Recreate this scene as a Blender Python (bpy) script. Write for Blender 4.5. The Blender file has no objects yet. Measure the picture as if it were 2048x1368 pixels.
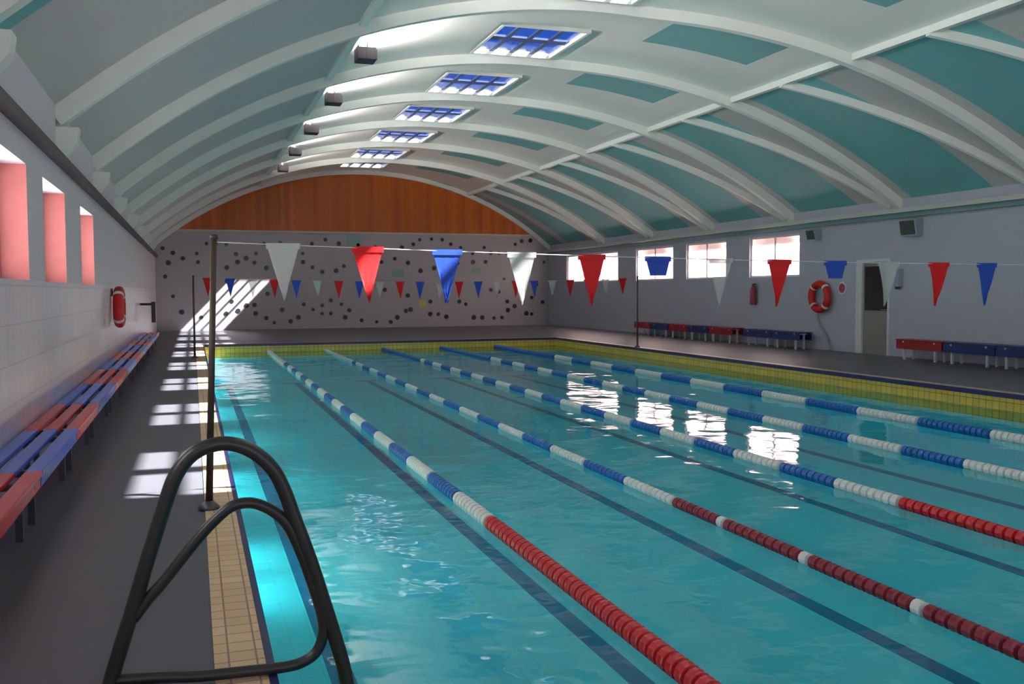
import bpy, bmesh, math, random
from mathutils import Vector, Matrix
random.seed(7)
SC = bpy.context.scene
COL = SC.collection
PI = math.pi

# ------------------------------------------------------------------ materials
def srgb(r, g, b):
    f = lambda c: (c / 255 / 12.92) if c / 255 <= 0.04045 else ((c / 255 + 0.055) / 1.055) ** 2.4
    return (f(r), f(g), f(b), 1)

class NT:
    def __init__(s, name):
        s.m = bpy.data.materials.new(name); s.m.use_nodes = True
        s.t = s.m.node_tree; s.n = s.t.nodes; s.l = s.t.links
        s.n.clear(); s.out = s.n.new('ShaderNodeOutputMaterial')
    def node(s, kind, **kw):
        n = s.n.new(kind)
        for k, v in kw.items():
            if k in n.inputs: n.inputs[k].default_value = v
            else: setattr(n, k, v)
        return n
    def link(s, a, b): s.l.new(a, b)

def mat(name, col, rough=0.5, metal=0.0, spec=0.5, var=0.0, scale=3.0, bump=0.0, bscale=60.0, trans=0.0):
    """plain surface with slight procedural mottling and bump"""
    t = NT(name)
    b = t.node('ShaderNodeBsdfPrincipled')
    b.inputs['Roughness'].default_value = rough
    b.inputs['Metallic'].default_value = metal
    b.inputs['Specular IOR Level'].default_value = spec
    tc = t.node('ShaderNodeTexCoord')
    if var > 0:
        nz = t.node('ShaderNodeTexNoise'); nz.inputs['Scale'].default_value = scale; nz.inputs['Detail'].default_value = 4
        t.link(tc.outputs['Object'], nz.inputs['Vector'])
        mx = t.node('ShaderNodeMixRGB'); mx.blend_type = 'MIX'
        mx.inputs[1].default_value = tuple(c * (1 - var) for c in col[:3]) + (1,)
        mx.inputs[2].default_value = tuple(min(1, c * (1 + var)) for c in col[:3]) + (1,)
        t.link(nz.outputs['Fac'], mx.inputs[0]); t.link(mx.outputs[0], b.inputs['Base Color'])
    else:
        b.inputs['Base Color'].default_value = col
    if bump > 0:
        n2 = t.node('ShaderNodeTexNoise'); n2.inputs['Scale'].default_value = bscale
        t.link(tc.outputs['Object'], n2.inputs['Vector'])
        bp = t.node('ShaderNodeBump'); bp.inputs['Strength'].default_value = bump; bp.inputs['Distance'].default_value = 0.01
        t.link(n2.outputs['Fac'], bp.inputs['Height']); t.link(bp.outputs[0], b.inputs['Normal'])
    if trans > 0:
        tr = t.node('ShaderNodeBsdfTranslucent'); tr.inputs[0].default_value = col
        mix = t.node('ShaderNodeMixShader'); mix.inputs[0].default_value = trans
        t.link(b.outputs[0], mix.inputs[1]); t.link(tr.outputs[0], mix.inputs[2]); t.link(mix.outputs[0], t.out.inputs[0])
    else:
        t.link(b.outputs[0], t.out.inputs[0])
    return t.m

def tiles(name, c1, c2, mortar, size, rough=0.3, msize=0.02, spec=0.5, bump=0.15):
    """square tiles laid on an axis aligned surface (coordinates picked by the face's own normal)"""
    t = NT(name)
    b = t.node('ShaderNodeBsdfPrincipled'); b.inputs['Roughness'].default_value = rough
    b.inputs['Specular IOR Level'].default_value = spec
    tc = t.node('ShaderNodeTexCoord'); ge = t.node('ShaderNodeNewGeometry')
    sp = t.node('ShaderNodeSeparateXYZ'); t.link(tc.outputs['Object'], sp.inputs[0])
    sn = t.node('ShaderNodeSeparateXYZ'); t.link(ge.outputs['True Normal'], sn.inputs[0])
    def absgt(s_):
        a = t.node('ShaderNodeMath', operation='ABSOLUTE'); t.link(s_, a.inputs[0])
        g = t.node('ShaderNodeMath', operation='GREATER_THAN'); t.link(a.outputs[0], g.inputs[0]); g.inputs[1].default_value = 0.6
        return g.outputs[0]
    cz = t.node('ShaderNodeCombineXYZ'); t.link(sp.outputs[0], cz.inputs[0]); t.link(sp.outputs[1], cz.inputs[1])
    cx = t.node('ShaderNodeCombineXYZ'); t.link(sp.outputs[1], cx.inputs[0]); t.link(sp.outputs[2], cx.inputs[1])
    cy = t.node('ShaderNodeCombineXYZ'); t.link(sp.outputs[0], cy.inputs[0]); t.link(sp.outputs[2], cy.inputs[1])
    m1 = t.node('ShaderNodeMixRGB'); t.link(absgt(sn.outputs[0]), m1.inputs[0]); t.link(cy.outputs[0], m1.inputs[1]); t.link(cx.outputs[0], m1.inputs[2])
    m2 = t.node('ShaderNodeMixRGB'); t.link(absgt(sn.outputs[2]), m2.inputs[0]); t.link(m1.outputs[0], m2.inputs[1]); t.link(cz.outputs[0], m2.inputs[2])
    br = t.node('ShaderNodeTexBrick'); br.offset = 0.0
    br.inputs['Color1'].default_value = c1; br.inputs['Color2'].default_value = c2; br.inputs['Mortar'].default_value = mortar
    br.inputs['Scale'].default_value = 1.0; br.inputs['Mortar Size'].default_value = size * msize
    br.inputs['Brick Width'].default_value = size; br.inputs['Row Height'].default_value = size
    t.link(m2.outputs[0], br.inputs['Vector'])
    t.link(br.outputs['Color'], b.inputs['Base Color'])
    if bump:
        bp = t.node('ShaderNodeBump'); bp.inputs['Strength'].default_value = bump; bp.inputs['Distance'].default_value = 0.003; bp.invert = True
        t.link(br.outputs['Fac'], bp.inputs['Height']); t.link(bp.outputs[0], b.inputs['Normal'])
    t.link(b.outputs[0], t.out.inputs[0])
    return t.m

def thin_glass(name, tint, ior=1.45):
    t = NT(name)
    tr = t.node('ShaderNodeBsdfTransparent'); tr.inputs[0].default_value = tint
    gl = t.node('ShaderNodeBsdfGlossy'); gl.inputs['Roughness'].default_value = 0.02
    fr = t.node('ShaderNodeFresnel'); ge = t.node('ShaderNodeNewGeometry')   # same reflectance on both faces of the pane
    io = t.node('ShaderNodeMapRange'); t.link(ge.outputs['Backfacing'], io.inputs['Value']); io.inputs['To Min'].default_value = ior; io.inputs['To Max'].default_value = 1 / ior
    t.link(io.outputs[0], fr.inputs['IOR'])
    mx = t.node('ShaderNodeMixShader'); t.link(fr.outputs[0], mx.inputs[0]); t.link(tr.outputs[0], mx.inputs[1]); t.link(gl.outputs[0], mx.inputs[2])
    t.link(mx.outputs[0], t.out.inputs[0])
    return t.m

def frosted(name, col):
    t = NT(name)
    tl = t.node('ShaderNodeBsdfTranslucent'); tl.inputs[0].default_value = col
    gl = t.node('ShaderNodeBsdfDiffuse'); gl.inputs[0].default_value = col
    tc = t.node('ShaderNodeTexCoord'); nz = t.node('ShaderNodeTexNoise'); nz.inputs['Scale'].default_value = 1.4; nz.inputs['Detail'].default_value = 1
    t.link(tc.outputs['Object'], nz.inputs['Vector'])
    rp = t.node('ShaderNodeValToRGB'); rp.color_ramp.elements[0].position = 0.35; rp.color_ramp.elements[1].position = 0.62
    rp.color_ramp.elements[0].color = (col[0] * .62, col[1] * .55, col[2] * .56, 1); rp.color_ramp.elements[1].color = col
    t.link(nz.outputs['Fac'], rp.inputs[0]); t.link(rp.outputs[0], tl.inputs[0])
    mx = t.node('ShaderNodeMixShader'); mx.inputs[0].default_value = 0.2
    t.link(tl.outputs[0], mx.inputs[1]); t.link(gl.outputs[0], mx.inputs[2]); t.link(mx.outputs[0], t.out.inputs[0])
    return t.m

def water_mat():
    t = NT('pool_water')
    tc = t.node('ShaderNodeTexCoord')
    mp = t.node('ShaderNodeMapping'); mp.inputs['Scale'].default_value = (1.0, 1.0, 1.0); t.link(tc.outputs['Object'], mp.inputs[0])
    n1 = t.node('ShaderNodeTexNoise'); n1.inputs['Scale'].default_value = 0.9; n1.inputs['Detail'].default_value = 2.0; n1.inputs['Distortion'].default_value = 0.4
    n2 = t.node('ShaderNodeTexNoise'); n2.inputs['Scale'].default_value = 4.0; n2.inputs['Detail'].default_value = 2.0
    t.link(mp.outputs[0], n1.inputs['Vector']); t.link(mp.outputs[0], n2.inputs['Vector'])
    ad = t.node('ShaderNodeMath', operation='MULTIPLY_ADD'); t.link(n2.outputs['Fac'], ad.inputs[0]); ad.inputs[1].default_value = 0.12; t.link(n1.outputs['Fac'], ad.inputs[2])
    bp = t.node('ShaderNodeBump'); bp.inputs['Strength'].default_value = 1.0; bp.inputs['Distance'].default_value = WATER_BUMP
    t.link(ad.outputs[0], bp.inputs['Height'])
    gl = t.node('ShaderNodeBsdfGlossy'); gl.inputs['Roughness'].default_value = 0.03; t.link(bp.outputs[0], gl.inputs['Normal'])
    tr = t.node('ShaderNodeBsdfTransparent'); tr.inputs[0].default_value = (0.82, 0.97, 1.0, 1)
    fr = t.node('ShaderNodeFresnel'); fr.inputs['IOR'].default_value = 1.33; t.link(bp.outputs[0], fr.inputs['Normal'])
    mx = t.node('ShaderNodeMixShader'); t.link(fr.outputs[0], mx.inputs[0]); t.link(tr.outputs[0], mx.inputs[1]); t.link(gl.outputs[0], mx.inputs[2])
    t.link(mx.outputs[0], t.out.inputs[0])
    return t.m

WATER_BUMP = 0.022
UPL = 320

def planks(name, c1, c2):
    t = NT(name)
    b = t.node('ShaderNodeBsdfPrincipled'); b.inputs['Roughness'].default_value = 0.45
    tc = t.node('ShaderNodeTexCoord'); sp = t.node('ShaderNodeSeparateXYZ'); t.link(tc.outputs['Object'], sp.inputs[0])
    mu = t.node('ShaderNodeMath', operation='MULTIPLY'); mu.inputs[1].default_value = 5.5; t.link(sp.outputs[0], mu.inputs[0])
    fl = t.node('ShaderNodeMath', operation='FLOOR'); t.link(mu.outputs[0], fl.inputs[0])
    wn = t.node('ShaderNodeTexWhiteNoise', noise_dimensions='1D'); t.link(fl.outputs[0], wn.inputs['W'])
    mx = t.node('ShaderNodeMixRGB'); mx.inputs[1].default_value = c1; mx.inputs[2].default_value = c2; t.link(wn.outputs['Value'], mx.inputs[0])
    fc = t.node('ShaderNodeMath', operation='FRACT'); t.link(mu.outputs[0], fc.inputs[0])
    gt = t.node('ShaderNodeMath', operation='GREATER_THAN'); gt.inputs[1].default_value = 0.06; t.link(fc.outputs[0], gt.inputs[0])
    bp = t.node('ShaderNodeBump'); bp.inputs['Distance'].default_value = 0.01; t.link(gt.outputs[0], bp.inputs['Height']); t.link(bp.outputs[0], b.inputs['Normal'])
    t.link(mx.outputs[0], b.inputs['Base Color']); t.link(b.outputs[0], t.out.inputs[0])
    return t.m

M = {}
M['deck'] = mat('deck_tile', srgb(88, 86, 92), 0.4, var=0.12, scale=1.2, spec=0.35)
M['white_wall'] = mat('white_painted_wall', srgb(176, 176, 188), 0.6, var=0.03, scale=0.8)
M['mural_wall'] = mat('pale_mosaic_wall', srgb(172, 166, 170), 0.4, var=0.05, scale=4.0)
M['left_wall'] = tiles('pale_glazed_wall', srgb(226, 214, 220), srgb(220, 208, 215), srgb(198, 188, 194), 0.3, 0.28)
M['left_upper'] = mat('mauve_white_wall', srgb(214, 205, 212), 0.5, var=0.03)
M['salmon'] = mat('salmon_reveal', srgb(176, 96, 90), 0.7, var=0.15, scale=6)
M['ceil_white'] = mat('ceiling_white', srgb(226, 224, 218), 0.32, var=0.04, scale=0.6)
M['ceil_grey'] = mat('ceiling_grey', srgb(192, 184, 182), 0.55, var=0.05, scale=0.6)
M['teal'] = mat('teal_roof_panel', srgb(112, 170, 172), 0.5, var=0.10, scale=0.8)
M['rib'] = mat('rib_paint', srgb(222, 224, 218), 0.45, var=0.04)
M['wood'] = planks('gable_boards', srgb(196, 98, 0), srgb(172, 78, 0))
M['coping'] = tiles('coping_tile', srgb(224, 190, 146), srgb(208, 172, 132), srgb(150, 120, 92), 0.105, 0.4, 0.04)
M['nosing'] = mat('dark_blue_nosing', srgb(38, 40, 84), 0.35)
M['freeboard'] = tiles('yellow_tile_band', srgb(214, 180, 66), srgb(196, 166, 70), srgb(120, 110, 60), 0.12, 0.25, 0.04)
M['pool_tile'] = tiles('pool_tile', srgb(108, 242, 252), srgb(102, 238, 249), srgb(98, 230, 242), 0.15, 0.4, 0.03, bump=0)
M['lane_mark'] = mat('lane_marking_tile', srgb(16, 112, 158), 0.4)
M['dot'] = mat('charcoal_tile', srgb(42, 40, 48), 0.3)
M['dot_green'] = mat('green_tile', srgb(120, 168, 150), 0.3)
M['dot_yellow'] = mat('yellow_tile', srgb(200, 190, 110), 0.3)
M['steel'] = mat('backlit_steel', srgb(66, 64, 60), 0.38, metal=0.55)  # stainless steel; its backlit darkness is put into the base colour
M['post'] = mat('bronze_post', srgb(74, 62, 50), 0.5, metal=0.3)
M['plate'] = mat('grey_plate', srgb(90, 90, 92), 0.4, metal=0.6)
M['red'] = mat('red_plastic', srgb(196, 24, 30), 0.45, var=0.06)
M['rope_red'] = mat('red_float', srgb(190, 8, 20), 0.4)
M['rope_maroon'] = mat('maroon_float', srgb(130, 22, 40), 0.4)
M['rope_blue'] = mat('blue_float', srgb(20, 92, 160), 0.4)
M['rope_white'] = mat('white_float', srgb(216, 214, 206), 0.4)
M['cable'] = mat('cable', srgb(90, 90, 90), 0.5, metal=0.5)
M['flag_red'] = mat('red_pennant', srgb(226, 20, 24), 0.6, trans=0.35)
M['flag_blue'] = mat('blue_pennant', srgb(40, 84, 190), 0.6, trans=0.35)
M['flag_white'] = mat('white_pennant', srgb(206, 206, 202), 0.6, trans=0.4)
_t = M['flag_white'].node_tree; _o = next(n for n in _t.nodes if n.type == 'OUTPUT_MATERIAL'); _s = _o.inputs[0].links[0].from_socket
_x = _t.nodes.new('ShaderNodeMixShader'); _x.inputs[0].default_value = 0.55; _b = _t.nodes.new('ShaderNodeBsdfTransparent')   # loose white mesh cloth
_t.links.new(_s, _x.inputs[1]); _t.links.new(_b.outputs[0], _x.inputs[2]); _t.links.new(_x.outputs[0], _o.inputs[0])
M['cord'] = mat('cord', srgb(190, 190, 190), 0.7)
M['bench_red'] = mat('red_slat', srgb(232, 42, 54), 0.25, var=0.05)
M['bench_blue'] = mat('blue_slat', srgb(62, 112, 226), 0.25, var=0.05)
M['bench_navy'] = mat('navy_slat', srgb(22, 40, 96), 0.35, var=0.05)
M['bench_maroon'] = mat('dark_red_slat', srgb(140, 20, 34), 0.35, var=0.05)
M['leg_white'] = mat('white_leg', srgb(200, 198, 200), 0.4)
M['frame_white'] = mat('white_frame', srgb(214, 212, 214), 0.4)
M['door_grey'] = mat('grey_door', srgb(126, 124, 118), 0.5)
M['door_glass'] = mat('dark_door_glass', srgb(28, 28, 26), 0.15)
M['handle'] = mat('door_handle', srgb(150, 150, 150), 0.3, metal=0.9)
M['bar'] = mat('skylight_bar', srgb(70, 84, 130), 0.5)
M['glass'] = thin_glass('window_glass', (0.95, 0.97, 1, 1))
M['sky_glass'] = thin_glass('skylight_glass', (0.93, 0.96, 1, 1), 1.3)
M['frost'] = frosted('frosted_pane', (0.95, 0.86, 0.84, 1))
M['grey_box'] = mat('grey_plastic', srgb(150, 158, 168), 0.5)
M['dark'] = mat('dark_plastic', srgb(60, 52, 60), 0.5)
M['rope_grey'] = mat('grey_green_rope', srgb(130, 146, 136), 0.8)
M['maroon'] = mat('maroon_paint', srgb(156, 60, 80), 0.45)
M['trim'] = mat('beige_trim', srgb(190, 190, 180), 0.5)
M['trim_teal'] = mat('teal_trim', srgb(110, 140, 142), 0.5)
M['ground'] = mat('outside_paving', srgb(176, 172, 166), 0.8, var=0.1)
M['water'] = water_mat()

# ------------------------------------------------------------------ mesh helpers
class MB:
    def __init__(s): s.bm = bmesh.new()
    def box(s, x0, x1, y0, y1, z0, z1, mi=0):
        vs = [s.bm.verts.new((x, y, z)) for x in (x0, x1) for y in (y0, y1) for z in (z0, z1)]
        for f in ((0, 1, 3, 2), (4, 6, 7, 5), (0, 4, 5, 1), (2, 3, 7, 6), (0, 2, 6, 4), (1, 5, 7, 3)):
            fc = s.bm.faces.new([vs[i] for i in f]); fc.material_index = mi
        return s
    def poly(s, pts, mi=0):
        f = s.bm.faces.new([s.bm.verts.new(p) for p in pts]); f.material_index = mi; return s
    def tube(s, pts, r, n=12, closed=False, mi=0, caps=True):
        pts = [Vector(p) for p in pts]; rings = []; N = len(pts); up = None
        for i, p in enumerate(pts):
            if closed: d = pts[(i + 1) % N] - pts[i - 1]
            else: d = pts[min(i + 1, N - 1)] - pts[max(i - 1, 0)]
            d.normalize()
            if up is None: up = Vector((0, 0, 1)) if abs(d.z) < 0.9 else Vector((0, 1, 0))
            a = d.cross(up)
            if a.length < 1e-5: a = d.orthogonal()
            a.normalize(); b = a.cross(d).normalized(); up = b
            rr = r[i] if isinstance(r, (list, tuple)) else r
            rings.append([s.bm.verts.new(p + (a * math.cos(2 * PI * k / n) + b * math.sin(2 * PI * k / n)) * rr) for k in range(n)])
        for i in range(N if closed else N - 1):
            A, B = rings[i], rings[(i + 1) % N]
            for k in range(n):
                f = s.bm.faces.new((A[k], A[(k + 1) % n], B[(k + 1) % n], B[k])); f.smooth = True; f.material_index = mi
        if not closed and caps:
            s.bm.faces.new(rings[0][::-1]).material_index = mi; s.bm.faces.new(rings[-1]).material_index = mi
        return s
    def lathe_y(s, x, z, prof, n=14, mi=0):
        """surface of revolution about the Y direction; prof = [(y, r), ...]"""
        rings = [[s.bm.verts.new((x + r * math.cos(2 * PI * k / n), y, z + r * math.sin(2 * PI * k / n))) for k in range(n)] for y, r in prof]
        for A, B in zip(rings, rings[1:]):
            for k in range(n):
                s.bm.faces.new((A[k], A[(k + 1) % n], B[(k + 1) % n], B[k])).material_index = mi
        s.bm.faces.new(rings[0][::-1]); s.bm.faces.new(rings[-1])
        return s
    def prism(s, pts, d, mi=0):
        """closed polygon pts extruded by the vector d"""
        d = Vector(d); A = [s.bm.verts.new(p) for p in pts]; B = [s.bm.verts.new(Vector(p) + d) for p in pts]
        s.bm.faces.new(A[::-1]).material_index = mi; s.bm.faces.new(B).material_index = mi
        for i in range(len(pts)):
            j = (i + 1) % len(pts); s.bm.faces.new((A[i], A[j], B[j], B[i])).material_index = mi
        return s
    def build(s, name, mats, parent=None, bevel=0.0, loc=None):
        bmesh.ops.recalc_face_normals(s.bm, faces=s.bm.faces)
        if loc is not None: bmesh.ops.translate(s.bm, verts=s.bm.verts, vec=-Vector(loc))
        me = bpy.data.meshes.new(name); s.bm.to_mesh(me); s.bm.free()
        o = bpy.data.objects.new(name, me); COL.objects.link(o)
        for m in (mats if isinstance(mats, (list, tuple)) else [mats]): me.materials.append(m)
        if loc is not None: o.location = loc
        if parent is not None: o.parent = parent
        if bevel > 0:
            b = o.modifiers.new('bevel', 'BEVEL'); b.width = bevel; b.segments = 2; b.limit_method = 'ANGLE'
        return o

def tag(o, label, cat, group=None, kind=None):
    o['label'] = label; o['category'] = cat
    if group: o['group'] = group
    if kind: o['kind'] = kind
    return o
def empty(name, loc, label, cat, group=None):
    o = bpy.data.objects.new(name, None); COL.objects.link(o); o.location = loc; o.empty_display_size = 0.1
    return tag(o, label, cat, group)
def struct(mb, name, mats, parent=None, **kw):
    o = mb.build(name, mats, parent, **kw)
    if parent is None: o['kind'] = 'structure'
    return o
def smooth_path(pts, sub=6):
    """Catmull-Rom through pts"""
    P = [Vector(p) for p in pts]; P = [P[0] * 2 - P[1]] + P + [P[-1] * 2 - P[-2]]; out = []
    for i in range(1, len(P) - 2):
        for k in range(sub):
            t = k / sub; a, b, c, d = P[i - 1], P[i], P[i + 1], P[i + 2]
            out.append(0.5 * ((2 * b) + (c - a) * t + (2 * a - 5 * b + 4 * c - d) * t * t + (3 * b - a - 3 * c + d) * t ** 3))
    out.append(P[-2]); return out

# ------------------------------------------------------------------ dimensions (metres)
XL, XR = -1.3, 14.4            # side walls
YF, YB = -3.0, 38.0            # wall behind the camera, far wall
PX0, PX1, PY0, PY1 = 0.26, 10.62, 1.6, 27.4   # pool
WZ, PZ = -0.25, -1.0           # water level, pool bottom
XC, ZC, RI, RS = 6.55, -5.9, 11.96, 12.2      # arch centre, rib soffit and shell radius
BAY0, BAY = 14.8, 3.86
RIBS = [BAY0 + BAY * k for k in range(-4, 6)]
SKY_Y = [5.85 + BAY * k for k in range(8)] + [35.45]    # skylight centres
SX0, SX1, SLEN = 5.35, 7.05, 2.1
def arc(x, R=RS): return ZC + math.sqrt(R * R - (x - XC) ** 2)

# ------------------------------------------------------------------ floor, pool
C = 0.21                        # coping width
f = MB()
f.box(XL, PX0 - C, YF, YB, -0.3, 0).box(PX1 + C, XR, YF, YB, -0.3, 0)
f.box(PX0 - C, PX1 + C, PY1 + C, YB, -0.3, 0).box(PX0 - C, PX1 + C, YF, PY0 - C, -0.3, 0)
struct(f, 'floor', M['deck'])
b = MB()
b.box(PX0 - 0.3, PX1 + 0.3, PY0 - 0.3, PY1 + 0.3, PZ - 0.2, PZ, 0)
b.box(PX0 - 0.3, PX0, PY0, PY1, PZ, WZ - 0.12, 0).box(PX1, PX1 + 0.3, PY0, PY1, PZ, WZ - 0.12, 0)
b.box(PX0, PX1, PY0 - 0.3, PY0, PZ, WZ - 0.12, 0).box(PX0, PX1, PY1, PY1 + 0.3, PZ, WZ - 0.12, 0)
b.box(PX0 - C, PX0, PY0, PY1, WZ - 0.12, -0.045, 1).box(PX1, PX1 + C, PY0, PY1, WZ - 0.12, -0.045, 1)
b.box(PX0 - C, PX1 + C, PY0 - C, PY0, WZ - 0.12, -0.045, 1).box(PX0 - C, PX1 + C, PY1, PY1 + C, WZ - 0.12, -0.045, 1)
struct(b, 'pool_basin', [M['pool_tile'], M['freeboard']])
t = MB()
t.box(PX0 - C, PX0 - 0.02, PY0 - C, PY1 + C, -0.045, 0.006).box(PX1 + 0.02, PX1 + C, PY0 - C, PY1 + C, -0.045, 0.006)
t.box(PX0 - 0.02, PX1 + 0.02, PY0 - C, PY0 - 0.02, -0.045, 0.006).box(PX0 - 0.02, PX1 + 0.02, PY1 + 0.02, PY1 + C, -0.045, 0.006)
struct(t, 'trim_1', M['coping'])
t = MB()
t.box(PX0 - 0.02, PX0 + 0.012, PY0, PY1, -0.05, 0.008).box(PX1 - 0.012, PX1 + 0.02, PY0, PY1, -0.06, 0.008)
t.box(PX0 - 0.02, PX1 + 0.02, PY0 - 0.02, PY0 + 0.012, -0.05, 0.008).box(PX0 - 0.02, PX1 + 0.02, PY1 - 0.012, PY1 + 0.02, -0.06, 0.008)
struct(t, 'trim_2', M['nosing'])
for i, x in enumerate((0.85, 2.6, 4.5, 6.72, 8.75)):
    mk = MB().box(x - 0.075, x + 0.075, PY0 + 1.6, PY1 - 1.6, PZ, PZ + 0.004)
    mk.box(x - 0.35, x + 0.35, PY0 + 1.45, PY0 + 1.6, PZ, PZ + 0.004).box(x - 0.35, x + 0.35, PY1 - 1.6, PY1 - 1.45, PZ, PZ + 0.004)
    struct(mk, 'pool_floor_marking', M['lane_mark'])
w = MB().poly([(PX0, PY0, WZ), (PX1, PY0, WZ), (PX1, PY1, WZ), (PX0, PY1, WZ)]).build('water', M['water'])
tag(w, 'clear turquoise water filling the swimming pool', 'water', kind='stuff')

# ------------------------------------------------------------------ left wall with deep high windows
LW = [(a, a + 1.6) for a in (1.9, 4.6, 7.3, 9.82, 12.95)]
Z0, Z1, TOP = 1.55, 2.52, arc(XL) + 0.05
T = 0.27
lw = MB()
lw.box(XL - T, XL, YF, YB, -0.3, Z0).box(XL - T, XL, YF, YB, Z1, TOP)
ys = [YF] + [v for ab in LW for v in ab] + [YB]
for i in range(0, len(ys), 2): lw.box(XL - T, XL, ys[i], ys[i + 1], Z0, Z1)
o = struct(lw, 'wall_left', [M['left_wall'], M['salmon'], M['left_upper']])
for p in o.data.polygons:
    c = p.center
    if abs(p.normal.y) > 0.9 and YF < c.y < YB and Z0 < c.z < Z1: p.material_index = 1
    elif c.z > Z1: p.material_index = 1 if p.normal.z < -0.9 else 2
    elif Z0 < c.z < Z1: p.material_index = 2
wn = [0]
def window(x0, x1, ya, yb, za, zb, nx, pane_m, fr=0.05):
    """window in a side wall: frame with mullions and one pane"""
    wn[0] += 1
    e = bpy.data.objects.new('window_%d' % wn[0], None); COL.objects.link(e); e.location = ((x0 + x1) / 2, (ya + yb) / 2, za); e['kind'] = 'structure'
    loc = Vector(e.location)
    m = MB(); m.box(x0, x1, ya, yb, za, za + fr).box(x0, x1, ya, yb, zb - fr, zb)
    for k in range(nx + 1):
        y = ya + (yb - ya - fr) * k / nx; m.box(x0, x1, y, y + fr, za + fr, zb - fr)
    a = m.build('window_frame', M['frame_white'], None, loc=loc); a.parent = e; a.location = (0, 0, 0)
    xm = (x0 + x1) / 2
    g = MB().box(xm - 0.006, xm + 0.006, ya + fr * .5, yb - fr * .5, za + fr * .5, zb - fr * .5).build('window_pane', pane_m, None, loc=loc); g.parent = e; g.location = (0, 0, 0)
    return e
for a, c in LW: window(XL - T + 0.0, XL - T + 0.05, a, c, Z0, Z1, 2, M['glass'])

# ------------------------------------------------------------------ right wall with high windows and door
RW = [(20.3, 22.55), (23.75, 26.05), (26.9, 29.55), (31.0, 35.9)]
RZ0, RZ1 = 1.78, 2.86
DY0, DY1, DZ = 17.02, 18.12, 2.12
RT = arc(XR) + 0.05
rw = MB()
rw.box(XR, XR + 0.3, YF, DY0, -0.3, RZ0).box(XR, XR + 0.3, DY1, YB, -0.3, RZ0)
rw.box(XR, XR + 0.3, DY0, DY1, -0.3, 0.0)
rw.box(XR, XR + 0.3, YF, YB, RZ1, RT)
rw.box(XR, XR + 0.3, YF, DY0, RZ0, RZ1).box(XR, XR + 0.3, DY0, DY1, DZ, RZ1)
ys = [DY1] + [v for ab in RW for v in ab] + [YB]
for i in range(0, len(ys), 2): rw.box(XR, XR + 0.3, ys[i], ys[i + 1], RZ0, RZ1)
struct(rw, 'wall_right', M['white_wall'])
for k, (a, c) in enumerate(RW): window(XR + 0.05, XR + 0.11, a, c, RZ0, RZ1, 3 if c - a > 3 else 2, M['frost'])
e = bpy.data.objects.new('door_1', None); COL.objects.link(e); e['kind'] = 'structure'; e.location = (XR, (DY0 + DY1) / 2, 0); L = Vector(e.location)
def dpart(mb, name, m, par):
    o = mb.build(name, m, None, loc=L); o.parent = par; o.location = (0, 0, 0); return o
dpart(MB().box(XR - 0.02, XR + 0.12, DY0, DY0 + 0.06, 0, DZ).box(XR - 0.02, XR + 0.12, DY1 - 0.2, DY1, 0, DZ).box(XR - 0.02, XR + 0.12, DY0 + .06, DY1 - .2, DZ - 0.06, DZ), 'door_frame', M['frame_white'], e)
leaf = dpart(MB().box(XR + 0.03, XR + 0.08, DY0 + 0.06, DY1 - 0.2, 0.0, DZ - 0.06), 'door_leaf', M['door_grey'], e)
dpart(MB().box(XR + 0.015, XR + 0.03, DY0 + 0.12, DY1 - 0.26, 0.98, DZ - 0.16), 'door_glass', M['door_glass'], leaf)
dpart(MB().tube([(XR + 0.03, DY0 + .11, 1.0), (XR - 0.03, DY0 + .11, 1.0), (XR - 0.03, DY0 + .24, 1.0)], 0.011, 8), 'door_handle', M['handle'], leaf)
# trims where the roof meets the walls
struct(MB().box(XR - 0.2, XR, YF, YB, 3.07, 3.16), 'trim_3', M['trim'])
struct(MB().box(XR - 0.1, XR, YF, YB, 2.97, 3.07), 'trim_4', M['trim_teal'])
struct(MB().box(XL, XL + 0.1, YF, YB, 2.76, 2.84), 'trim_5', M['dark'])
# ------------------------------------------------------------------ end walls
GZ = 3.82                       # lower edge of the wooden gable
fw = MB()
n = 40
xs = [XL - 0.3 + (XR - XL + 0.6) * i / n for i in range(n + 1)]
pts = [(XL - .3, YB, -0.3), (XR + .3, YB, -0.3)] + [(x, YB, min(GZ, arc(min(max(x, XL), XR)) + .1)) for x in reversed(xs)]
fw.prism(pts, (0, 0.3, 0))
struct(fw, 'wall_back', M['mural_wall'])
half = math.sqrt(12.0 ** 2 - (GZ - ZC) ** 2)
gx = [XC - half - .5 + (2 * half + 1.0) * i / n for i in range(n + 1)]
pts = [(gx[0], YB - 0.06, GZ), (gx[-1], YB - 0.06, GZ)] + [(x, YB - 0.06, max(GZ + .001, arc(x) + .05)) for x in reversed(gx)]
g = struct(MB().prism(pts, (0, 0.36, 0)), 'wall_back_gable', M['wood'])
struct(MB().box(XL, XR, YB - 0.08, YB, GZ - 0.07, GZ), 'trim_6', M['trim'])
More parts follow.
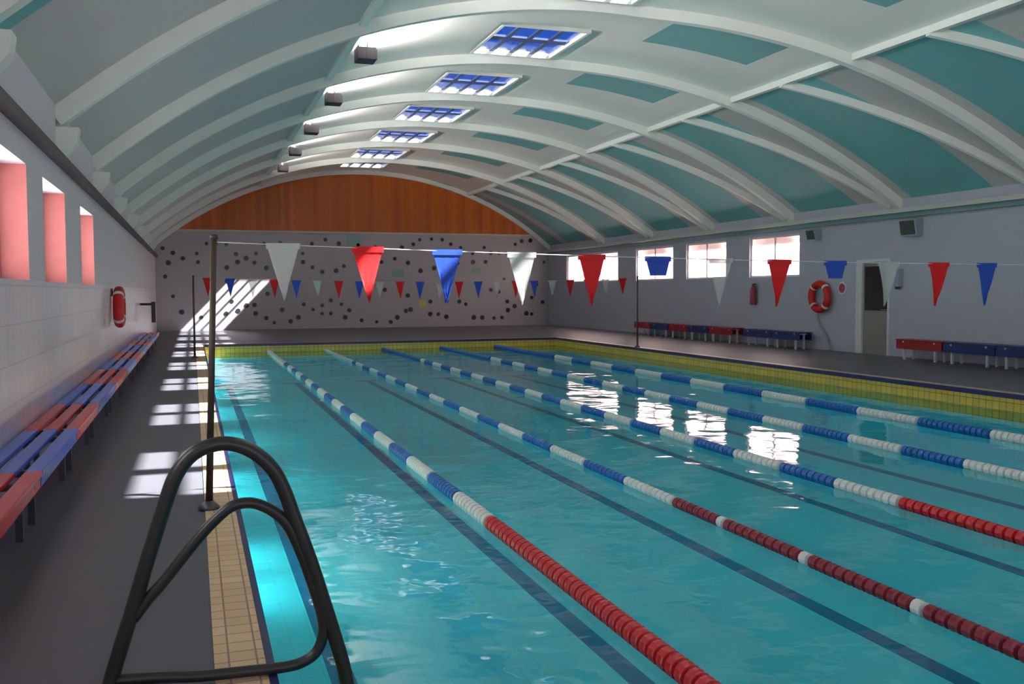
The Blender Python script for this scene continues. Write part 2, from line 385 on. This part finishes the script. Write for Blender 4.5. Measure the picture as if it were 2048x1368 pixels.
# mosaic: dark square tiles strewn in swirls over the pale far wall
DOTS = [(-1.03, 3.1), (-0.67, 2.93), (-0.32, 2.73), (0.18, 2.91), (0.22, 2.59), (0.54, 3.29), (0.87, 3.29), (1.26, 3.27), (1.26, 2.39), (1.61, 2.9), (1.66, 2.6), (1.98, 2.75), (2.35, 2.93), (2.29, 2.58), (2.67, 3.31), (3.27, 3.35), (3.74, 3.17), (4.12, 2.95), (4.13, 2.61), (4.48, 3.33), (5.01, 3.5), (5.53, 3.35), (4.49, 2.41), (4.87, 2.23), (2.73, 2.38), (-0.84, 2.56), (-0.96, 2.04), (1.25, 1.87), (1.43, 1.09), (1.65, 0.73), (1.97, 0.93), (2.26, 0.95), (1.21, 0.63), (2.3, 0.62), (2.7, 0.44), (2.99, 0.26), (3.62, 0.3), (3.92, 0.45), (4.13, 0.96), (4.49, 0.75), (4.85, 0.91), (4.84, 0.59), (5.18, 0.59), (5.19, 1.11), (5.6, 0.95), (5.91, 0.71), (5.75, 0.43), (7.23, 2.63), (5.72, 2.46), (5.41, 2.28), (7.0, 3.23), (7.77, 2.77), (7.35, 1.52), (7.01, 0.23), (7.58, 0.22), (7.85, 0.4), (2.76, 1.38), (8.31, 2.61), (8.83, 2.29), (8.07, 3.22), (8.54, 3.36), (8.81, 3.55), (9.3, 3.58), (9.75, 3.56), (10.11, 3.38), (10.53, 3.25), (11.04, 3.01), (11.55, 3.26), (11.84, 3.04), (12.18, 3.04), (12.56, 3.02), (11.06, 2.65), (11.6, 2.66), (12.91, 3.41), (13.2, 3.55), (13.59, 3.58), (14.2, 2.67), (8.3, 1.28), (9.23, 1.03), (9.92, 1.05), (9.22, 0.52), (9.56, 0.51), (11.83, 1.51), (12.17, 1.42), (12.55, 1.01), (12.58, 0.65), (12.87, 0.81), (13.22, 1.0), (13.64, 1.17), (14.14, 0.97), (11.96, 0.32), (12.31, 0.34), (11.08, 0.36), (11.45, 0.35), (13.4, 0.5), (13.64, 0.47), (10.74, 0.91), (10.46, 1.02), (8.4, 0.71), (8.21, 0.66), (12.41, 1.97), (13.85, 1.72), (3.4, 2.9), (6.3, 3.3), (6.5, 2.5), (9.4, 2.4), (6.4, 0.3), (3.3, 0.75), (0.3, 0.5), (-0.4, 0.7), (-0.7, 1.3), (9.9, 0.4), (10.4, 2.6), (12.9, 2.4), (13.3, 1.5)]
d = MB()
for i, (x, z) in enumerate(DOTS):
    s = random.uniform(0.07, 0.1); a = random.uniform(0, 1)
    d.prism([(x + s * math.cos(a + k * PI / 4), YB - 0.012, z + s * math.sin(a + k * PI / 4)) for k in range(8)], (0, 0.012, 0))
for x, z, s in ((6.1, 3.42, .26), (3.3, 2.5, .16), (7.9, 2.2, .22), (11.2, 2.3, .18)):
    d.prism([(x - s, YB - 0.012, z - s * .7), (x + s, YB - 0.012, z - s * .7), (x + s, YB - 0.012, z + s * .7), (x - s, YB - 0.012, z + s * .7)], (0, 0.012, 0), 1)
for x, z, s in ((3.5, 2.0, .14), (8.9, 0.95, .14)):
    d.prism([(x - s, YB - 0.012, z - s), (x + s, YB - 0.012, z - s), (x + s, YB - 0.012, z + s), (x - s, YB - 0.012, z + s)], (0, 0.012, 0), 2)
struct(d, 'wall_back_mosaic', [M['dot'], M['dot_green'], M['dot_yellow']])
# unseen end wall behind the camera, its glazing added to let in light
bw = MB()
bw.box(XL - .3, XR + .3, YF - 0.3, YF, -0.3, 0.9).box(XL - .3, XR + .3, YF - 0.3, YF, 2.9, 6.6)
for x in (XL - .3, 2.7, 6.3, 9.9, 13.9): bw.box(x, x + 0.6, YF - 0.3, YF, 0.9, 2.9)
struct(bw, 'wall_front', M['white_wall'])
for xa, xb in ((XL + .3, 2.7), (3.3, 6.3), (6.9, 9.9), (10.5, 13.9)):
    wn[0] += 1
    struct(MB().box(xa, xb, YF - 0.2, YF - 0.19, 0.9, 2.9), 'window_%d' % wn[0], M['glass'])

# ------------------------------------------------------------------ roof: barrel shell, ribs, purlins, skylights
def skew(x): return -max(0.0, x - 7.4) * 0.27      # the bays run askew on the right half of the roof
PAN = (1.35, 3.5)              # teal panel in each bay, measured from its rib
cuts_x = sorted(set([XL - 0.35, XR + 0.35, SX0, SX1, 2.55, 10.85, 8.15, 10.1] + [XL + (XR - XL) * i / 36 for i in range(37)]))
cuts_x = [x for i, x in enumerate(cuts_x) if i == 0 or x - cuts_x[i - 1] > 1e-4]
sy = [(y - SLEN / 2, y + SLEN / 2) for y in SKY_Y]
cuts_y = {YF - .3, YB + .3, YB + 2.6}
for r in RIBS: cuts_y |= {r, r + PAN[0], r + PAN[1], r + 0.35, r + 1.9, r + 0.95}
for a, c in sy: cuts_y |= {a, c}
cuts_y = sorted(y for y in cuts_y if YF - .3 <= y <= YB + 2.6)
def rz(x): return arc(x)
sh = bmesh.new()
grid = [[sh.verts.new((x, y + skew(x), rz(x))) for y in cuts_y] for x in cuts_x]
for i in range(len(cuts_x) - 1):
    for j in range(len(cuts_y) - 1):
        xm = (cuts_x[i] + cuts_x[i + 1]) / 2; ym = (cuts_y[j] + cuts_y[j + 1]) / 2
        if SX0 < xm < SX1 and any(a < ym < c for a, c in sy): continue
        ph = (ym - BAY0) % BAY
        fc = sh.faces.new((grid[i][j], grid[i + 1][j], grid[i + 1][j + 1], grid[i][j + 1])); fc.smooth = True
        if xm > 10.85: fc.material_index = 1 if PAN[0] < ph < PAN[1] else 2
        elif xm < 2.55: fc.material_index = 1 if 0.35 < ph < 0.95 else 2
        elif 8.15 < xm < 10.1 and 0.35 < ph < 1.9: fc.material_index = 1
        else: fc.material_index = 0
me = bpy.data.meshes.new('ceiling'); sh.to_mesh(me); sh.free()
ce = bpy.data.objects.new('ceiling', me); COL.objects.link(ce); ce['kind'] = 'structure'
for k in ('ceil_white', 'teal', 'ceil_grey'): me.materials.append(M[k])
so = ce.modifiers.new('thick', 'SOLIDIFY'); so.thickness = 0.05; so.offset = -1
ang = lambda x: (x - XC)
def rib(y, wid, r0, r1, xa, xb, name, m, n=48, path=None):
    g = bmesh.new(); prev = None
    for i in range(n + 1):
        x = xa + (xb - xa) * i / n
        th = math.asin((x - XC) / RS)
        y = path(x) if path else y
        ring = [g.verts.new((XC + r * math.sin(th), yy, ZC + r * math.cos(th))) for r, yy in ((r0, y - wid / 2), (r0, y + wid / 2), (r1, y + wid / 2), (r1, y - wid / 2))]
        if prev:
            for k in range(4): g.faces.new((prev[k], prev[(k + 1) % 4], ring[(k + 1) % 4], ring[k]))
        else: g.faces.new(ring)
        prev = ring
    g.faces.new(prev[::-1])
    mb = MB(); mb.bm.free(); mb.bm = g
    return struct(mb, name, m)
for y in RIBS:
    if y < 37.9: rib(y, 0.15, RI, RS + 0.02, XL - .1, XR + .1, 'ceiling_rib', M['rib'], path=lambda x, y=y: y + skew(x))
    ym = y + 2.0
    if ym < 37:
        rib(ym, 0.09, RS - 0.2, RS + 0.02, 10.85, XR + .1, 'ceiling_rafter', M['rib'], 14, path=lambda x, y=ym: y + skew(10.85) - (x - 10.85) * 0.72)
rib(YB - 0.13, 0.14, 11.98, RS + 0.02, XL - .1, XR + .1, 'ceiling_rib', M['rib'])
for x in (10.85, 2.55):
    z = arc(x)
    struct(MB().box(x - 0.06, x + 0.06, YF, YB - .06, z - 0.15, z + 0.03), 'ceiling_purlin', M['rib'])
# corbels where each rib meets the left wall
for y in RIBS:
    if y > 37.9: continue
    for s, xw in ((1, XL),):
        c = MB().prism([(xw, y - 0.1, 3.15), (xw + s * 0.22, y - 0.1, 3.15), (xw + s * 0.2, y - 0.1, 3.0), (xw + s * .05, y - 0.1, 2.82), (xw, y - 0.1, 2.82)], (0, 0.2, 0))
        struct(c, 'wall_corbel', M['rib'])
def skylight(yc):
    wn[0] += 1
    ya, yb = yc - SLEN / 2, yc + SLEN / 2
    z0, z1 = arc(SX0) - 0.06, arc(SX0) + 0.015
    e = bpy.data.objects.new('window_%d' % wn[0], None); COL.objects.link(e); e['kind'] = 'structure'; e.location = ((SX0 + SX1) / 2, yc, z1); Lc = Vector(e.location)
    def part(mb, name, m):
        o = mb.build(name, m, None, loc=Lc); o.parent = e; o.location = (0, 0, 0); return o
    q = 0.05
    cb = MB()
    cb.box(SX0 - .01, SX0 + q, ya - .01, yb + .01, z0, z1 + .02).box(SX1 - q, SX1 + .01, ya - .01, yb + .01, z0, z1 + .02)
    cb.box(SX0 + q, SX1 - q, ya - .01, ya + q, z0, z1 + .02).box(SX0 + q, SX1 - q, yb - q, yb + .01, z0, z1 + .02)
    part(cb, 'skylight_curb', M['ceil_white'])
    bars = MB()
    for k in range(5):
        x = SX0 + (SX1 - SX0) * k / 4; bars.box(x - 0.045, x + 0.045, ya, yb, z1 - 0.015, z1 + 0.015)
    bars.box(SX0, SX1, yc - 0.12, yc + 0.13, z1 - 0.018, z1 + 0.018)
    part(bars, 'skylight_bars', M['bar'])
    part(MB().box(SX0, SX1, ya, yb, z1 - 0.006, z1 + 0.006), 'skylight_pane', M['sky_glass'])
for y in SKY_Y: skylight(y)

# ------------------------------------------------------------------ grab rail in the foreground
e = empty('pool_grab_rail', (-0.3, 3.6, 0), 'backlit dark tubular steel grab rail curving over the pool edge in the foreground', 'handrail')
Le = Vector(e.location)
def child(mb, name, m, par, L, **kw):
    o = mb.build(name, m, None, loc=L, **kw); o.parent = par; o.location = (0, 0, 0); return o
outer = [(-0.315, 0.0), (-0.304, 0.062), (-0.232, 0.29), (-0.164, 0.51), (-0.11, 0.678), (-0.07, 0.784), (-0.012, 0.856), (0.066, 0.887), (0.136, 0.883), (0.206, 0.848), (0.268, 0.785), (0.308, 0.703), (0.347, 0.586), (0.4, 0.429), (0.453, 0.25), (0.498, 0.09), (0.525, -0.02), (0.538, -0.14), (0.538, -0.4), (0.536, -0.8)]
child(MB().tube(smooth_path([(x, 3.6, z) for x, z in outer]), 0.027, 14), 'outer_rail', M['steel'], e, Le)
inner = [(-0.225, 0.275), (-0.175, 0.34), (-0.116, 0.405), (-0.01, 0.535), (0.061, 0.61), (0.123, 0.656), (0.194, 0.662), (0.265, 0.627), (0.319, 0.57), (0.364, 0.47), (0.41, 0.33), (0.442, 0.21), (0.445, 0.14), (0.42, 0.075), (0.37, 0.042), (0.301, 0.03), (0.15, 0.032), (-0.003, 0.036), (-0.15, 0.05), (-0.295, 0.06)]
child(MB().tube(smooth_path([(x, 3.6, z) for x, z in inner]), 0.021, 12), 'inner_rail', M['steel'], e, Le)
child(MB().tube([(-0.315, 3.6, 0.0), (-0.315, 3.6, 0.012)], 0.06, 20), 'base_flange', M['plate'], e, Le)

# ------------------------------------------------------------------ backstroke flags
def flag_post(x, y, h, lean, label):
    e = empty('flag_post', (x, y, 0), label, 'post', 'flag posts'); Lp = Vector(e.location)
    child(MB().tube([(x, y, 0.01), (x + lean * .5, y, h * .5), (x + lean, y, h)], [0.024, 0.021, 0.019], 12), 'pole', M['post'], e, Lp)
    child(MB().tube([(x, y, 0.006), (x, y, 0.02), (x, y, 0.06)], [0.07, 0.07, 0.03], 16), 'base_plate', M['plate'], e, Lp)
    child(MB().tube([(x + lean, y, h), (x + lean, y, h + 0.03)], [0.028, 0.02], 12), 'cap', M['post'], e, Lp)
    return (x + lean, y, h - 0.02)
def catenary(a, b, sag, n=40):
    return [(a[0] + (b[0] - a[0]) * k / n, a[1] + (b[1] - a[1]) * k / n, a[2] + (b[2] - a[2]) * k / n - sag * 4 * (k / n) * (1 - k / n)) for k in range(n + 1)]
def pennant_mesh(wd, ht, seedv, upto=0.985):
    r = random.Random(seedv); m = MB(); NX, NZ = 6, 9; rows = []
    tw = r.uniform(-0.05, 0.05)
    for j in range(NZ):
        v = j / (NZ - 1) * upto; hw = wd / 2 * (1 - v)
        rows.append([(hw * (2 * i / NX - 1), 0.010 * math.sin(3 * i + 4 * v + seedv) * v + tw * v * v, -ht * v) for i in range(NX + 1)])
    for side in (0.0018, -0.0018):
        V = [[m.bm.verts.new((x, y + side, z)) for x, y, z in row] for row in rows]
        for j in range(NZ - 1):
            for i in range(NX):
                fc = m.bm.faces.new((V[j][i], V[j][i + 1], V[j + 1][i + 1], V[j + 1][i])); fc.smooth = True
    return m
ORD = ['first', 'second', 'third', 'fourth', 'fifth', 'sixth', 'seventh', 'eighth', 'ninth', 'tenth']
def flag_line(a, b, sag, x0, step, cols, wd, ht, where, gname):
    P = catenary(a, b, sag)
    c = MB().tube(P, 0.004, 6).build('bunting_string', M['cord'])
    tag(c, 'thin cord of the %s strung across the pool' % where, 'cord')
    cnt = {}
    for k, col in enumerate(cols):
        x = x0 + step * k
        if x > b[0] - 0.1: break
        u = (x - a[0]) / (b[0] - a[0]); z = a[2] + (b[2] - a[2]) * u - sag * 4 * u * (1 - u); y = a[1] + (b[1] - a[1]) * u
        fold = where.startswith('near') and col == 'blue' and cnt.get(col, 0) in (1, 2)
        ef = pennant_mesh(wd, ht, k + len(gname), 0.36 if fold else 0.985).build('pennant', M['flag_' + col]); ef.location = (x, y, z)
        hem = MB().box(-wd / 2 - 0.004, wd / 2 + 0.004, -0.008, 0.008, -0.028, 0.012).build('hem', M['flag_' + col], ef)
        i = cnt.get(col, 0); cnt[col] = i + 1
        if fold:   # its tip is caught up behind the upper part
            t_ = MB(); w_ = wd / 2 * 0.64
            t_.prism([(-w_, 0.006, -ht * .36), (w_, 0.006, -ht * .36), (0.02, 0.03, -ht * .05)], (0, 0.004, 0)); t_.build('folded_tip', M['flag_' + col], ef)
        tag(ef, ('%s pennant folded short, %s %s one from the left post on the %s' if fold else '%s triangular pennant, %s %s one from the left post on the %s') % (col, ORD[i], col, where), 'pennant', gname)
a = flag_post(0.075, 6.56, 1.79, 0.065, 'slim dark bronze post standing behind the grab rail at the near left pool edge')
flag_line(a, (10.9, 7.15, 1.70), 0.06, 0.585, 0.5785, ['white', 'red', 'blue'] * 4, 0.215, 0.385, 'near flag line', 'near pennants')
a2 = flag_post(0.02, 21.9, 1.78, 0.0, 'slim dark post at the far left pool edge holding the distant flag line')
b2 = flag_post(10.72, 21.9, 1.78, 0.0, 'slim dark post at the far right pool edge holding the distant flag line')
flag_line(a2, b2, 0.1, 0.32, 0.4755, ['red', 'blue', 'white'] * 8, 0.2, 0.40, 'far flag line', 'far pennants')

# ------------------------------------------------------------------ lane ropes: runs of ribbed floats on a cable
def lane_rope(x, y_red, red_m, first, seg, rad, label, disc=False, runs=None):
    y0, y1 = PY0 + 0.05, PY1 - 0.05
    z = WZ + 0.028
    e = empty('lane_rope', (x, y0, z), label, 'lane rope', 'lane ropes'); Lr = Vector(e.location)
    child(MB().tube([(x, y0 - .04, z), (x, y1 + .04, z)], 0.006, 6), 'cable', M['cable'], e, Lr)
    def run(ya, yb, m, name):
        mb = MB(); p = 0.085; k = max(1, int(round((yb - ya) / p))); p = (yb - ya) / k
        prof = []
        for i in range(k):
            s = ya + p * i
            prof += [(s + .06 * p, rad * .55), (s + .16 * p, rad), (s + .40 * p, rad * .93), (s + .62 * p, rad), (s + .86 * p, rad), (s + .95 * p, rad * .55)]
        mb.lathe_y(x, z, prof, 12)
        child(mb, name, M[m], e, Lr)
    if disc:
        ys = [y for y in (3.0, 3.95, 4.92, 5.9) if y < y_red] ; last = y0
        for y in ys: run(last, y - .05, red_m, 'red_float_run'); run(y - .045, y + .045, 'rope_white', 'white_float_run'); last = y + .05
        run(last, y_red, red_m, 'red_float_run')
    else: run(y0, y_red, red_m, 'red_float_run')
    y = y_red; c = first; yend = PY1 - 5.0
    while y < yend - 0.2:
        yn = min(y + seg, yend)
        run(y + .01, yn - .01, 'rope_' + c, c + '_float_run'); y = yn; c = 'blue' if c == 'white' else 'white'
    run(yend, y1, 'rope_' + c, c + '_float_run')
lane_rope(2.0, 6.45, 'rope_red', 'white', 0.88, 0.056, 'lane rope nearest the left pool edge, with the bright red near end')
lane_rope(3.57, 6.6, 'rope_maroon', 'white', 0.9, 0.042, 'second lane rope from the left edge, dull red end broken by white discs', True)
lane_rope(5.22, 5.99, 'rope_red', 'white', 0.8, 0.05, 'middle lane rope, its red end leaving the right side of the view')
lane_rope(6.95, 6.3, 'rope_red', 'white', 0.84, 0.052, 'fourth lane rope from the left, blue and white floats in view')
lane_rope(8.65, 6.2, 'rope_red', 'blue', 1.15, 0.06, 'lane rope nearest the right pool edge, long blue runs in view')

# ------------------------------------------------------------------ slatted benches
def bench(x0, x1, ya, yb, zt, mm, name, label, group, nsl=3, lm='leg_white', g=0.022, apron=0.10):
    e = empty(name, ((x0 + x1) / 2, (ya + yb) / 2, 0), label, 'bench', group); Lb = Vector(e.location)
    wd = (x1 - x0); sw = (wd - g * (nsl - 1)) / nsl
    for k in range(nsl):
        xa = x0 + k * (sw + g)
        child(MB().box(xa, xa + sw, ya + .006, yb - .006, zt - 0.032, zt), 'slat', mm, e, Lb, bevel=0.006)
    for y in (ya + 0.22, yb - 0.22):
        m = MB().box(x0 + .03, x0 + .07, y - .02, y + .02, 0, zt - .07).box(x1 - .12, x1 - .08, y - .02, y + .02, 0, zt - .07)
        m.box(x0 + .01, x1 - .01, y - .022, y + .022, zt - .07, zt - .032)
        child(m, 'leg_frame', M[lm], e, Lb)
    child(MB().box(x0 + .012, x0 + .03, ya + .02, yb - .02, zt - apron, zt - .034).box(x1 - .03, x1 - .012, ya + .02, yb - .02, zt - apron, zt - .034), 'rail', mm, e, Lb)
LB = [4.35, 6.3, 8.2, 10.0, 12.2, 14.4, 16.6, 18.8, 21.0, 23.2, 25.4, 27.6]
for k in range(len(LB) - 1):
    col = 'red' if k % 2 == 0 else 'blue'
    n_ = ['nearest', 'second nearest', 'third nearest', 'fourth nearest', 'fifth nearest', 'sixth'][k // 2]
    lab = '%s slatted bench against the left wall, %s of the %s ones' % (col, n_, col) + (' to the camera' if k // 2 < 5 else ' and farthest')
    bench(-1.27, -0.88, LB[k], LB[k + 1], 0.37, M['bench_' + col], 'slatted_bench', lab, 'benches along the left wall', lm='plate', g=0.05)
def rbenches(lst):
    for ya, yb, col, lab in lst:
        bench(13.86, 14.24, ya, yb, 0.42, M['bench_navy' if col == 'blue' else 'bench_maroon'], 'slatted_bench', lab, 'benches along the right wall', apron=0.2)
rbenches([(27.4, 28.6, 'red', 'dark red bench by the right wall at the far end of the row of five'),
          (26.2, 27.4, 'blue', 'navy bench by the right wall between the two farthest dark red ones'),
          (25.0, 26.2, 'red', 'dark red bench in the middle of the far row of five'),
          (23.8, 25.0, 'blue', 'navy bench second from the near end of the far row of five'),
          (22.5, 23.8, 'red', 'dark red bench at the near end of the far row of five'),
          (20.7, 22.0, 'blue', 'navy bench beside the dark red bench under the nearest right window'),
          (19.5, 20.7, 'blue', 'navy bench just left of the hanging right lifebuoy'),
          (14.9, 16.2, 'red', 'dark red bench just right of the grey door'),
          (13.6, 14.9, 'blue', 'navy bench beside the red one, right of the grey door'),
          (12.3, 13.6, 'blue', 'navy bench running out of the right side of the view')])

# ------------------------------------------------------------------ lifebuoys and wall fittings
def lifebuoy(x, y, z, R, r, label, wall_dir):
    e = empty('lifebuoy', (x, y, z), label, 'lifebuoy', 'lifebuoys'); Lb = Vector(e.location)
    pts = [(x, y + R * math.cos(2 * PI * k / 40), z + R * math.sin(2 * PI * k / 40)) for k in range(40)]
    child(MB().tube(pts, r, 14, closed=True), 'ring', M['red'], e, Lb)
    for q in range(4):
        a0 = PI / 4 + q * PI / 2
        child(MB().tube([(x, y + R * math.cos(a0 + t_), z + R * math.sin(a0 + t_)) for t_ in (-.09, -.03, .03, .09)], r * 1.05, 14), 'band', M['rope_white'], e, Lb)
    child(MB().tube([(x + wall_dir * r, y, z + R - r), (x + wall_dir * r * 1.25, y, z + R - r), (x + wall_dir * r * 1.25, y, z + R + .04)], 0.012, 8), 'hook', M['plate'], e, Lb)
lifebuoy(14.27, 19.3, 1.28, 0.31, 0.085, 'red lifebuoy hanging on the right wall beside the grey door', 1)
lifebuoy(-1.18, 17.4, 1.2, 0.27, 0.085, 'red lifebuoy on the left wall seen edge-on above the benches', -1)
o = MB().tube(smooth_path([(14.25, 19.35, 0.88), (14.28, 19.28, 0.6), (14.3, 19.05, 0.3), (14.28, 18.9, 0.03), (14.2, 18.85, 0.02)]), 0.022, 8).build('throw_rope', M['rope_grey'])
tag(o, 'grey green throw rope trailing from the right lifebuoy to the floor', 'rope')
e = empty('fire_extinguisher', (14.3, 22.2, 1.05), 'maroon fire extinguisher mounted on the right wall below the window', 'fire extinguisher'); L = Vector(e.location)
child(MB().tube([(14.3, 22.2, 1.05), (14.3, 22.2, 1.07), (14.3, 22.2, 1.45), (14.3, 22.2, 1.53), (14.3, 22.2, 1.56)], [0.07, 0.085, 0.085, 0.05, 0.03], 16), 'cylinder', M['maroon'], e, L)
child(MB().box(14.28, 14.32, 22.1, 22.23, 1.56, 1.62), 'valve', M['dark'], e, L)
child(MB().tube(smooth_path([(14.3, 22.12, 1.59), (14.27, 22.06, 1.5), (14.26, 22.08, 1.25)]), 0.012, 8), 'hose', M['dark'], e, L)
e = empty('wall_sign', (14.38, 18.6, 1.48), 'small round reddish sign on the right wall beside the lifebuoy', 'sign'); L = Vector(e.location)
disk = [(14.37, 18.6 + .15 * math.cos(2 * PI * k / 28), 1.48 + .15 * math.sin(2 * PI * k / 28)) for k in range(28)]
child(MB().prism(disk, (0.03, 0, 0)), 'plate', M['frame_white'], e, L)
disk = [(14.366, 18.6 + .11 * math.cos(2 * PI * k / 28), 1.48 + .11 * math.sin(2 * PI * k / 28)) for k in range(28)]
child(MB().prism(disk, (0.006, 0, 0)), 'face', M['maroon'], e, L)
def corbel(y, z, s, label):  # grey box taken for a corbel at the roof edge
    e = empty('box_corbel', (14.3, y, z), label, 'corbel', 'wall corbels'); L = Vector(e.location)
    pr = [(14.4, y - s, z + s * .8), (14.18, y - s, z + s * .8), (14.24, y - s, z - s * .7), (14.4, y - s, z - s * .7)]
    child(MB().prism(pr, (0, 2 * s, 0)), 'cabinet', M['grey_box'], e, L, bevel=0.01)
    child(MB().prism([(14.178, y - s * .85, z + s * .65), (14.168, y - s * .85, z + s * .65), (14.222, y - s * .85, z - s * .55), (14.232, y - s * .85, z - s * .55)], (0, 1.7 * s, 0)), 'front_plate', M['plate'], e, L)
corbel(16.3, 2.72, 0.24, 'larger grey box speaker under the roof edge, right of the grey door')
corbel(19.6, 2.76, 0.17, 'smaller grey box speaker under the roof edge above the right lifebuoy')
e = empty('wall_dispenser', (14.36, 16.7, 1.45), 'small grey box mounted on the right wall just right of the grey door', 'dispenser'); L = Vector(e.location)
child(MB().box(14.27, 14.4, 16.62, 16.78, 1.5, 1.88), 'body', M['grey_box'], e, L, bevel=0.015)
child(MB().box(14.29, 14.36, 16.66, 16.74, 1.45, 1.5), 'nozzle', M['dark'], e, L)
e = empty('wall_bracket', (-1.2, 27.0, 1.1), 'dark metal bracket standing out from the far left wall', 'bracket'); L = Vector(e.location)
child(MB().tube([(-1.3, 26.6, 1.14), (-1.0, 26.6, 1.14)], 0.03, 8), 'arm', M['dark'], e, L)
child(MB().box(-1.03, -0.93, 26.55, 26.65, 0.66, 1.2), 'hanger', M['dark'], e, L)

# ------------------------------------------------------------------ lamps hung under the roof, shining up at it
NTH = ['nearest', 'second', 'third', 'fourth', 'fifth', 'sixth', 'seventh', 'eighth', 'ninth']
UP = [4.6 + BAY * k for k in range(8)]
for k, y in enumerate(UP):
    x, z = 2.85, 5.34
    e = empty('uplight', (x, y, z), 'dark uplight hung under the left roof slope, %s in the row from the camera' % NTH[k], 'lamp', 'uplights'); L = Vector(e.location)
    h = MB()
    h.box(x - .16, x + .16, y - .2, y + .2, z - .02, z).box(x - .16, x - .14, y - .2, y + .2, z, z + .2).box(x + .14, x + .16, y - .2, y + .2, z, z + .14)
    h.box(x - .14, x + .14, y - .2, y - .18, z, z + .17).box(x - .14, x + .14, y + .18, y + .2, z, z + .17)
    child(h, 'housing', M['dark'], e, L)
    for ya in (y - .215, y + .2): child(MB().box(x - .02, x, ya, ya + .015, z, arc(x) - .02), 'hanger', M['plate'], e, L)
    ul = bpy.data.lights.new('uplight_lamp', 'AREA'); ul.shape = 'RECTANGLE'; ul.size = 0.22; ul.size_y = 0.32; ul.energy = UPL; ul.color = (1, 0.97, 0.92)
    uo = bpy.data.objects.new('uplight_lamp', ul); COL.objects.link(uo); uo.parent = e; uo.location = (0.0, 0, 0.095)
    uo.rotation_euler = Vector((0.9, 0, 1)).to_track_quat('-Z', 'Y').to_euler()

# ------------------------------------------------------------------ outside ground
gr = MB().box(-60, XL - T - .02, -60, 90, -0.6, -0.32).box(XR + .32, 70, -60, 90, -0.6, -0.32).box(XL - T - .02, XR + .32, -60, YF - .32, -0.6, -0.32)
struct(gr, 'ground', M['ground'])

# ------------------------------------------------------------------ light
W = bpy.data.worlds.new('sky'); SC.world = W; W.use_nodes = True
nt = W.node_tree; nt.nodes.clear()
out = nt.nodes.new('ShaderNodeOutputWorld'); bg = nt.nodes.new('ShaderNodeBackground')
tc = nt.nodes.new('ShaderNodeTexCoord'); sp = nt.nodes.new('ShaderNodeSeparateXYZ'); rp = nt.nodes.new('ShaderNodeValToRGB')
nt.links.new(tc.outputs['Generated'], sp.inputs[0]); nt.links.new(sp.outputs[2], rp.inputs[0])
cr = rp.color_ramp
cr.elements[0].position = 0.0; cr.elements[0].color = (1.0, 0.98, 0.97, 1)
cr.elements[1].position = 0.75; cr.elements[1].color = (0.010, 0.035, 0.16, 1)
m_ = cr.elements.new(0.03); m_.color = (0.6, 0.66, 0.75, 1)
m_ = cr.elements.new(0.12); m_.color = (0.012, 0.060, 0.32, 1)
nt.links.new(rp.outputs[0], bg.inputs[0]); bg.inputs[1].default_value = 2.0
nt.links.new(bg.outputs[0], out.inputs[0])
sl = bpy.data.lights.new('sun', 'SUN'); so_ = bpy.data.objects.new('sun', sl); COL.objects.link(so_)
sl.energy = 40.0; sl.angle = math.radians(0.6); sl.color = (1.0, 0.95, 0.88)
so_.rotation_euler = Vector((-0.945, 0.36, -1.0)).to_track_quat('-Z', 'Y').to_euler()
def daylight(loc, sx, sy_, direction, radiance, col=(1, 0.97, 0.95)):
    """light of the sky entering at a window opening"""
    l = bpy.data.lights.new('daylight', 'AREA'); l.shape = 'RECTANGLE'; l.size = sx; l.size_y = sy_
    l.energy = radiance * PI * sx * sy_; l.color = col
    ob = bpy.data.objects.new('daylight', l); COL.objects.link(ob); ob.location = loc
    ob.rotation_euler = Vector(direction).to_track_quat('-Z', 'Y').to_euler()
    return ob
for a, c in LW: daylight((XL - T - .04, (a + c) / 2, (Z0 + Z1) / 2), Z1 - Z0, c - a, (1, 0, 0), 11)
for xa, xb in ((XL + .3, 2.7), (3.3, 6.3), (6.9, 9.9), (10.5, 13.9)): daylight(((xa + xb) / 2, YF - .25, 1.9), xb - xa, 2.0, (0, 1, 0), 1.2)  # unseen fill lamps at the glazing added behind the camera
for y in SKY_Y:
    l = daylight(((SX0 + SX1) / 2, y, arc(XC) + 0.14), SX1 - SX0, SLEN, (0, 0, -1), 1); l.data.cycles.is_portal = True

# ------------------------------------------------------------------ camera
cam = bpy.data.cameras.new('camera'); co = bpy.data.objects.new('camera', cam); COL.objects.link(co)
cx = Vector((0.9479538283288647, -0.3183827652249812, -0.0039942664337441714))
cu = Vector((0.020774617539253897, 0.04932690728837737, 0.998566608436043))
cb_ = Vector((-0.317729373245136, -0.9466780186658282, 0.053373910782279356))
mw = Matrix.Identity(4)
for i in range(3): mw[i][0], mw[i][1], mw[i][2] = cx[i], cu[i], cb_[i]
mw.translation = (0, 0, 1.44)
co.matrix_world = mw
cam.sensor_width = 36.0; cam.lens = 36.0 * 1900 / 2048; cam.clip_start = 0.05; cam.clip_end = 300
SC.camera = co
vs = SC.view_settings
SC.display_settings.display_device = 'sRGB'
vs.view_transform = 'Standard'; vs.look = 'None'; vs.gamma = 1.0; vs.use_curve_mapping = False; vs.exposure = 0.36
SC.cycles.use_denoising = True
SC.cycles.max_bounces = 14; SC.cycles.diffuse_bounces = 6; SC.cycles.transparent_max_bounces = 16
SC.cycles.sample_clamp_indirect = 8.0
